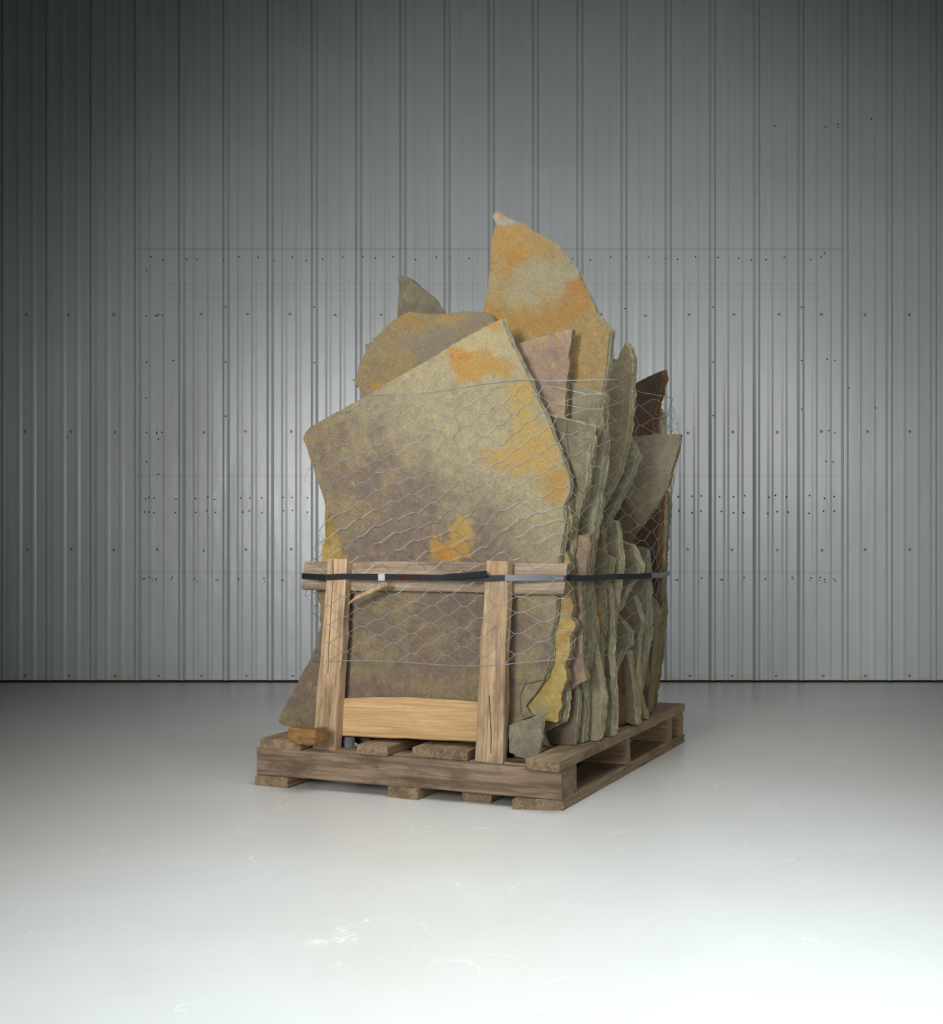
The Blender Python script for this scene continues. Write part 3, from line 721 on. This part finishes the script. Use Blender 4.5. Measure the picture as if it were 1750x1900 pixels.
run('s8', 'greenish wedge-shaped slab with narrow top standing on the deck', 0.662, (1110, 1150),
    [c6(1150, 850), c6(1185, 790), c6(1212, 742), c6(1235, 830), c6(1255, 960), c6(1268, 1100), c6(1278, 1200), c6(1278, 1305), c6(1190, 1268)], -0.08, -0.5, 0.022, 'green', RIM_P, 10.3)
run('D2', 'brown slab with a bowed pale edge below the strap near the back', 0.715, (1110, 1050),
    [c6(1195, 420), c6(1262, 345), c6(1290, 420), c6(1328, 540), c6(1303, 620), c6(1303, 760), c6(1285, 900), c6(1288, 1040), c6(1275, 1200)], -0.05, -0.5, 0.018, 'mixed', RIM_P, 3.6)
slab('R4', 'brown-olive slab jutting out square at its top corner on the far right', 0.760,
     [(1110, 830), c4(1185, 306), c4(1400, 292), c4(1587, 290), c4(1580, 380), c4(1543, 500), c4(1500, 650), c4(1470, 740), c4(1420, 830), c4(1370, 900), c4(1290, 1000), c4(1205, 1120), (1160, 1090), L_(-0.2), L_(-0.5)], 0.022, [kind_mat('mixed', 6.6), RIM_O], amp=0.003, flare=0.003)
run('s9', 'tall thin grey slab with an orange-stained foot near the rear of the pallet', 0.800, (1130, 1020),
    [c4(1195, 1195), c4(1285, 1210), c4(1318, 1220), c4(1330, 1300), c4(1332, 1440), c6(1370, 300), c6(1365, 450), c6(1355, 600), c6(1335, 800), c6(1310, 950), c6(1300, 1050), c6(1318, 1110), c6(1340, 1200), c6(1350, 1262)], -0.03, -0.5, 0.022, 'green', RIM_G, 1.9)
face('s9', stone_mat('stone_orange_foot', G_GREEN, lin(140, 136, 112), lin(176, 166, 130), spatch(slabs['s9'][4], 0.8, [c6(1335, 1180)+(5, 24, lin(196, 128, 60), 0.85)]), 1.9))
run('D3', 'small olive slab with a blunt point between the thin rear slabs', 0.870, (1140, 1080),
    [c6(1380, 355), c6(1438, 440), c6(1443, 480), c6(1425, 560), c6(1395, 640), c6(1368, 690), c6(1345, 800), c6(1330, 1000)], -0.12, -0.5, 0.022, 'olive', RIM_O, 3.9)
run('s10', 'dark slab with a straight edge second from the rear on the deck', 0.956, (1140, 1150),
    [c6(1380, 560), c6(1418, 600), c6(1412, 700), c6(1398, 850), c6(1384, 1000), c6(1376, 1213)], -0.05, -0.5, 0.024, 'brown', RIM_O, 7.1)
run('R3', 'dark chocolate-brown slab with a rusty edge rising at the far right', 1.020, (1140, 800),
    [c2(1220, 1500), c2(1300, 1455), c2(1420, 1392), c2(1538, 1340), c2(1542, 1400), c2(1524, 1520), c2(1495, 1640), c2(1462, 1750), c4(1380, 280), c4(1430, 600), c4(1425, 900), c4(1420, 1150), c4(1412, 1400), c6(1440, 300), c6(1415, 500)], -0.12, -0.6, 0.026, 'dark', RIM_D, 5.5, amp=0.003)
run('R3b', 'thin pale grey slab peeping out behind the dark chocolate-brown slab', 1.068, (1150, 800),
    [c2(1490, 1670), c2(1522, 1650), c2(1532, 1740), c4(1440, 100), c4(1436, 290), c4(1448, 600), c4(1450, 900), c4(1440, 1300)], -0.14, -0.6, 0.02, 'pink', RIM_P, 2.4, amp=0.003)
run('s11', 'rearmost olive slab with a long ragged edge beside the corrugated wall', 1.130, (1140, 900),
    [c4(1400, 740), c4(1460, 735), c4(1482, 840), c4(1472, 1000), c4(1462, 1200), c4(1455, 1400), c6(1466, 130), c6(1462, 300), c6(1480, 380), c6(1476, 500), c6(1460, 650), c6(1437, 850), c6(1418, 1000), c6(1404, 1090), c6(1392, 1160)], -0.1, -0.6, 0.03, 'olive', RIM_O, 8.8, amp=0.006)
# ---- left rear
slab('K', 'grey-green fin-shaped slab standing up behind the round-shouldered olive slab', 0.90,
     [c1(860, 935), c1(866, 820), c1(880, 700), c1(876, 640), c1(865, 600), c1(878, 575), c1(895, 568), c1(980, 608), c1(1070, 690), c1(1160, 762), c1(1240, 895), (850, 700), (860, 1000), L_(-0.45), L_(-0.75), (760, 1000), (745, 700)],
     0.03, [kind_mat('grey', 4.7), RIM_G], amp=0.003)
slab('L2', 'olive slab barely showing left of the round-shouldered slab edge', 0.34,
     [c1(606, 1190), c1(604, 1128), c1(650, 1116), c1(760, 1060), (780, 700), (800, 900), L_(-0.52), L_(-0.78), (690, 1000), (690, 800)],
     0.024, [kind_mat('olive', 6.9), RIM_O], amp=0.003)

# ---- loose chips on the deck under the kick board
def chunk(label, px, py, sx, sy, sz, mat, seed, zb=ZD):
    o, d = ray_local(px, py); t = (zb+sz*0.5-o.z)/d.z; p = o+d*t
    r = random.Random(seed); vs = []
    for z in (0, 0.55, 1):
        for i in range(7):
            a = 2*math.pi*i/7+r.uniform(-0.2, 0.2); rr = r.uniform(0.75, 1.0)*(0.72 if z == 1 else 1)
            vs.append((sx/2*rr*math.cos(a), sy/2*rr*math.sin(a), z*sz*(1 if z < 1 else r.uniform(0.85, 1.05))))
    fs = [tuple(range(6, -1, -1)), tuple(range(14, 21))]
    for k in range(2):
        for i in range(7): fs.append((k*7+i, k*7+(i+1) % 7, (k+1)*7+(i+1) % 7, (k+1)*7+i))
    ob = link('stone_chip', mesh('stone_chip', vs, fs), mat, None, L2W(p.x, p.y, zb+0.0005), (0, 0, ROT))
    recalc(ob.data)
    return tag(ob, label, 'stone chip')
chunk('blue-grey stone chip in the gap under the pale kick board', 646, 1376, 0.055, 0.03, 0.030, kind_mat('blue', 1.0), 3, ZS)
chunk('flat olive stone chip beside the blue-grey one under the kick board', 672, 1371, 0.07, 0.035, 0.022, kind_mat('olive', 3.0), 8, ZS)

# ---- wood block on the left deck board, against the left post
blk_me = board_mesh(0.086, 0.046, 0.042, 61, wob=0.005, nseg=6, endcut=0.006)
o_, d_ = ray_local(573, 1363); t_ = (ZD+0.023-o_.z)/d_.z; pb = o_+d_*t_
blk = link('wood_block', blk_me, W_BLOCK, None, L2W(pb.x-0.004, pb.y+0.002, ZD+0.0225), (math.radians(4), math.radians(3), ROT-math.radians(2)))
tag(blk, 'short brown offcut of timber beside the foot of the left post', 'wood block')

# ------------------------------------------------------------------ steel strap
def black_steel():
    N = NT('black_strap'); co = N.coord()
    ns = N.noise(co, 14, 6, 0.7)
    sx = N.n('ShaderNodeSeparateXYZ'); N.l(co, sx.inputs[0])
    col = lin(84, 86, 92)
    p = on_plane(757, 1072, 0.05, KL)
    d = N.math('ABSOLUTE', N.math('SUBTRACT', sx.outputs[0], p.x))
    rust = N.math('MULTIPLY', N.rng(d, 0.07, 0.0), N.rng(ns.outputs[0], 0.40, 0.62, 0, 0.8))
    c = N.mix(rust, col, lin(122, 62, 26))
    N.l(c, N.b.inputs['Base Color'])
    N.b.inputs['Roughness'].default_value = 0.28; N.b.inputs['Metallic'].default_value = 0.8
    N.l(N.bump(ns.outputs[0], 0.15, 0.002), N.b.inputs['Normal'])
    return N.m
M_STRAP = black_steel()
M_SEAL = plain_mat('seal_zinc', lin(190, 196, 190), 0.4, 0.4)
ZST = 0.590
strap = empty('steel_strap', L2W(0, 0, 0), ROT)
tag(strap, 'black steel strap drawn tight around the frame and stone slabs', 'strap')
def ribbon(name, pts, wd, th, mat, parent, nrm_hint):
    """flat band along pts, standing on edge (width along z), thickness outwards"""
    vs = []; fs = []; n = len(pts)
    for i, p in enumerate(pts):
        p = Vector(p); a = Vector(pts[max(i-1, 0)]); b = Vector(pts[min(i+1, n-1)])
        T = (b-a); T.z = 0; T.normalize(); Nn = Vector((T.y, -T.x, 0))
        for (s, q) in ((-1, 0), (1, 0), (1, 1), (-1, 1)):
            vs.append(p+Vector((0, 0, s*wd/2))+Nn*(q*th))
    for i in range(n-1):
        for k in range(4):
            fs.append((i*4+k, i*4+(k+1) % 4, (i+1)*4+(k+1) % 4, (i+1)*4+k))
    fs.append((3, 2, 1, 0)); fs.append(tuple((n-1)*4+k for k in range(4)))
    me = mesh(name, vs, fs); recalc(me)
    return link(name, me, mat, parent)
yl = 0.050+KL*(ZST-ZD)-0.004; yr = 0.036+KL*(ZST-ZD)-0.004; yrail = YR+KL*(ZST-ZD)-0.003
xl0 = on_plane(562, 1070, YR, KL).x-0.003; xr0 = on_plane(1049, 1073, YR, KL).x+0.003
pl = on_plane(606, 1072, 0.05, KL).x; pl2 = on_plane(645, 1072, 0.05, KL).x; pr = on_plane(898, 1072, 0.036, KL).x; pr2 = on_plane(938, 1072, 0.036, KL).x
ysd = lambda px, y: (x_from_px(px, y)+0.004, y)
path = [(-0.80, 1.10), (xl0-0.02, 0.55), (xl0, yrail+0.022), (xl0+0.002, yrail), (pl-0.002, yl), (pl2, yl), (pr-0.002, yr), (pr2, yr), (xr0-0.006, yrail-0.001), (xr0, yrail+0.006), (xr0+0.004, yrail+0.026)]
path += [ysd(1106, 0.235), ysd(1144, 0.40), ysd(1174, 0.52), ysd(1206, 0.65), ysd(1222, 0.83), ysd(1240, 1.19), (x_from_px(1236, 1.215), 1.222), (-0.4, 1.225), (-0.795, 1.15), (-0.80, 1.10)]
# small drop where the band crosses the front, plus smoothing points
pts = []
for (a, b) in zip(path, path[1:]):
    for j in range(4):
        t = j/4; pts.append((a[0]+(b[0]-a[0])*t, a[1]+(b[1]-a[1])*t, ZST+0.0012*math.sin(len(pts)*0.7)))
pts.append((path[-1][0], path[-1][1], ZST))
ribbon('band', pts, 0.0165, 0.0012, M_STRAP, strap, None)
sx_ = on_plane(710, 1072, 0.046, KL).x
fy = lambda x: yl+(yr-yl)*(x-pl2)/(pr-pl2)
ribbon('seal', [(sx_-0.010, fy(sx_)-0.0015, ZST), (sx_+0.010, fy(sx_)-0.0015, ZST)], 0.0195, 0.0022, M_SEAL, strap, None)
ta = on_plane(826, 1074, 0.042, KL); tb = on_plane(905, 1065, 0.02, KL)
ribbon('tail', [(ta.x, fy(ta.x)-0.002, ZST+0.001), ((ta.x+tb.x)/2, fy(ta.x)-0.010, ZST+0.006), (tb.x, yr-0.016, ZST+0.012)], 0.0165, 0.0012, M_STRAP, strap, None)

# ------------------------------------------------------------------ chicken wire
M_WIRE = plain_mat('galvanised_wire', lin(138, 144, 148), 0.5, 0.35)
net = empty('chicken_wire', L2W(0, 0, 0), ROT)
tag(net, 'galvanised hexagonal chicken wire wrapped around the stone slabs', 'wire netting')
ZR = [0.36, 0.46, 0.555, 0.66, 0.80, 1.00, 1.125]
PXL = [578, 592, 562, 574, 606, 567, 672]               # left-hand turn of the net
PXR = [1058, 1062, 1052, 1056, 1062, 1032, 992]         # right-hand turn
S1 = [1098, 1092, 1094, 1098, 1108, 1134, 1140]         # y = 0.27
S2 = [1172, 1180, 1190, 1198, 1182, 1192, 1184]         # y = 0.62
S3 = [1196, 1206, 1212, 1216, 1240, 1266, 1246]         # y = 0.79
S4 = [1220, 1238, 1236, 1238, 1244, 1242, 1236]         # y = 1.16
grid = []
for i, z in enumerate(ZR):
    fF = y_F1+KL*(z-ZD)-0.004
    onp = z < 0.65
    yp_l = (0.050 if onp else y_F1)+KL*(z-ZD)-0.0045; yp_r = (0.036 if onp else y_F1)+KL*(z-ZD)-0.0045
    if 0.65 < z < 0.7: yp_l -= 0.03; yp_r -= 0.03
    yc = (YR if 0.5 < z < 0.7 else y_F1)+KL*(z-ZD)-0.006
    xl_ = x_from_px(PXL[i], yc)-0.004; xr_ = x_from_px(PXR[i], yc)+0.004
    row = [(-0.70, 1.20), (-0.84, 1.0), (min(xl_-0.02, -0.80) if z < 1.1 else xl_-0.01, 0.5), (xl_, yc+0.03), (xl_+0.004, yc), (x_from_px(604, yp_l), yp_l) if z < 1.05 else (x_from_px(690, fF), fF), (x_from_px(760, (yp_l+yp_r)/2), (yp_l+yp_r)/2+0.004),
           (x_from_px(898, yp_r), yp_r), (x_from_px(938, yp_r), yp_r), (xr_-0.002, yc), (xr_+0.006, yc+0.03), (x_from_px(S1[i], 0.27+0.02)+0.006, 0.29), (x_from_px(S2[i], 0.62)+0.006, 0.62), (x_from_px(S3[i], 0.79)+0.004, 0.79), (x_from_px(S4[i], 1.16)+0.004, 1.16), (-0.15, 1.235)]
    grid.append([Vector((a, b, z)) for a, b in row])
nc = len(grid[0])
mid = grid[3]
cum = [0.0]
for i in range(1, nc): cum.append(cum[-1]+(0.6 if i > 10 else 1.0)*sum((g[i]-g[i-1]).length for g in grid)/len(grid))
TL = cum[-1]
def surf(s, t):
    s = min(max(s, 0), TL*0.99999)
    i = 0
    while cum[i+1] < s: i += 1
    a = (s-cum[i])/(cum[i+1]-cum[i])
    zz = ZR[0]+(ZR[-1]-ZR[0])*min(max(t, 0), 1)
    j = 0
    while j < len(ZR)-2 and ZR[j+1] < zz: j += 1
    b = (zz-ZR[j])/(ZR[j+1]-ZR[j])
    p = (grid[j][i]*(1-a)+grid[j][i+1]*a)*(1-b)+(grid[j+1][i]*(1-a)+grid[j+1][i+1]*a)*b
    return p
HC, VR, TW = 0.0525, 0.050, 0.017
ncol = int(TL/HC); nrow = int((ZR[-1]-ZR[0])/VR)
def net_pt(s, zrel):
    t = zrel/(ZR[-1]-ZR[0])
    ds = 0.018*noise.noise((s*7, t*5, 1.0)); dt = 0.034*noise.noise((s*5, t*6, 9.0))
    edge = min(1.0, min(t, 1-t)*8)
    p = surf(s+ds, t+dt*edge)
    p = p.copy(); p.z += (0.010*math.sin(s*4.1)+0.007*math.sin(s*10.5+0.6))*(1-t) + (0.012*math.sin(s*3.3+1)+0.004*math.sin(s*12))*t
    return p
wv_ = []; wf_ = []
def strand(a, b, r):
    d = (b-a)
    if d.length < 1e-5: return
    T = d.normalized(); U = T.orthogonal().normalized(); V = T.cross(U); k0 = len(wv_)
    for p in (a, b):
        for k in range(4):
            ang = math.pi/2*k
            wv_.append(p+U*r*math.cos(ang)+V*r*math.sin(ang))
    for k in range(4): wf_.append((k0+k, k0+(k+1) % 4, k0+4+(k+1) % 4, k0+4+k))
    wf_.append((k0+3, k0+2, k0+1, k0)); wf_.append((k0+4, k0+5, k0+6, k0+7))
nodes = {}
for i in range(ncol):
    for j in range(nrow+1):
        zr = (j+0.5*(i % 2))*VR
        if zr > ZR[-1]-ZR[0]: continue
        s = i*HC
        A = net_pt(s-TW/2, zr); B = net_pt(s+TW/2, zr); M = net_pt(s, zr)
        nodes[(i, j)] = (A, B); strand(A, B, 0.0010)
for (i, j), (A, B) in nodes.items():
    for dj in ((0, -1) if i % 2 == 0 else (0, 1)):
        q = nodes.get((i+1, j+dj))
        if q: strand(B, q[0], 0.00066)
me = mesh('wire_mesh', wv_, wf_); recalc(me)
wm = link('wire_mesh', me, M_WIRE, net); wm['kind'] = 'stuff'
for t in (0.0, 1.0):
    ps = [net_pt(k*TL/160, t*(ZR[-1]-ZR[0])) for k in range(161)]
    link('border_wire', tube_mesh('border_wire', ps, 0.0011, 5), M_WIRE, net)
# a stray end poking out on the left
st = [on_plane(583, 878, y_F1-0.006), on_plane(575, 868, y_F1+0.01), on_plane(568, 880, y_F1+0.02), on_plane(566, 893, y_F1+0.02)]
link('loose_wire_end', tube_mesh('loose_wire_end', st, 0.0006, 4), M_WIRE, net)

for o in bpy.data.objects:
    if '_org' in o.keys(): del o['_org']
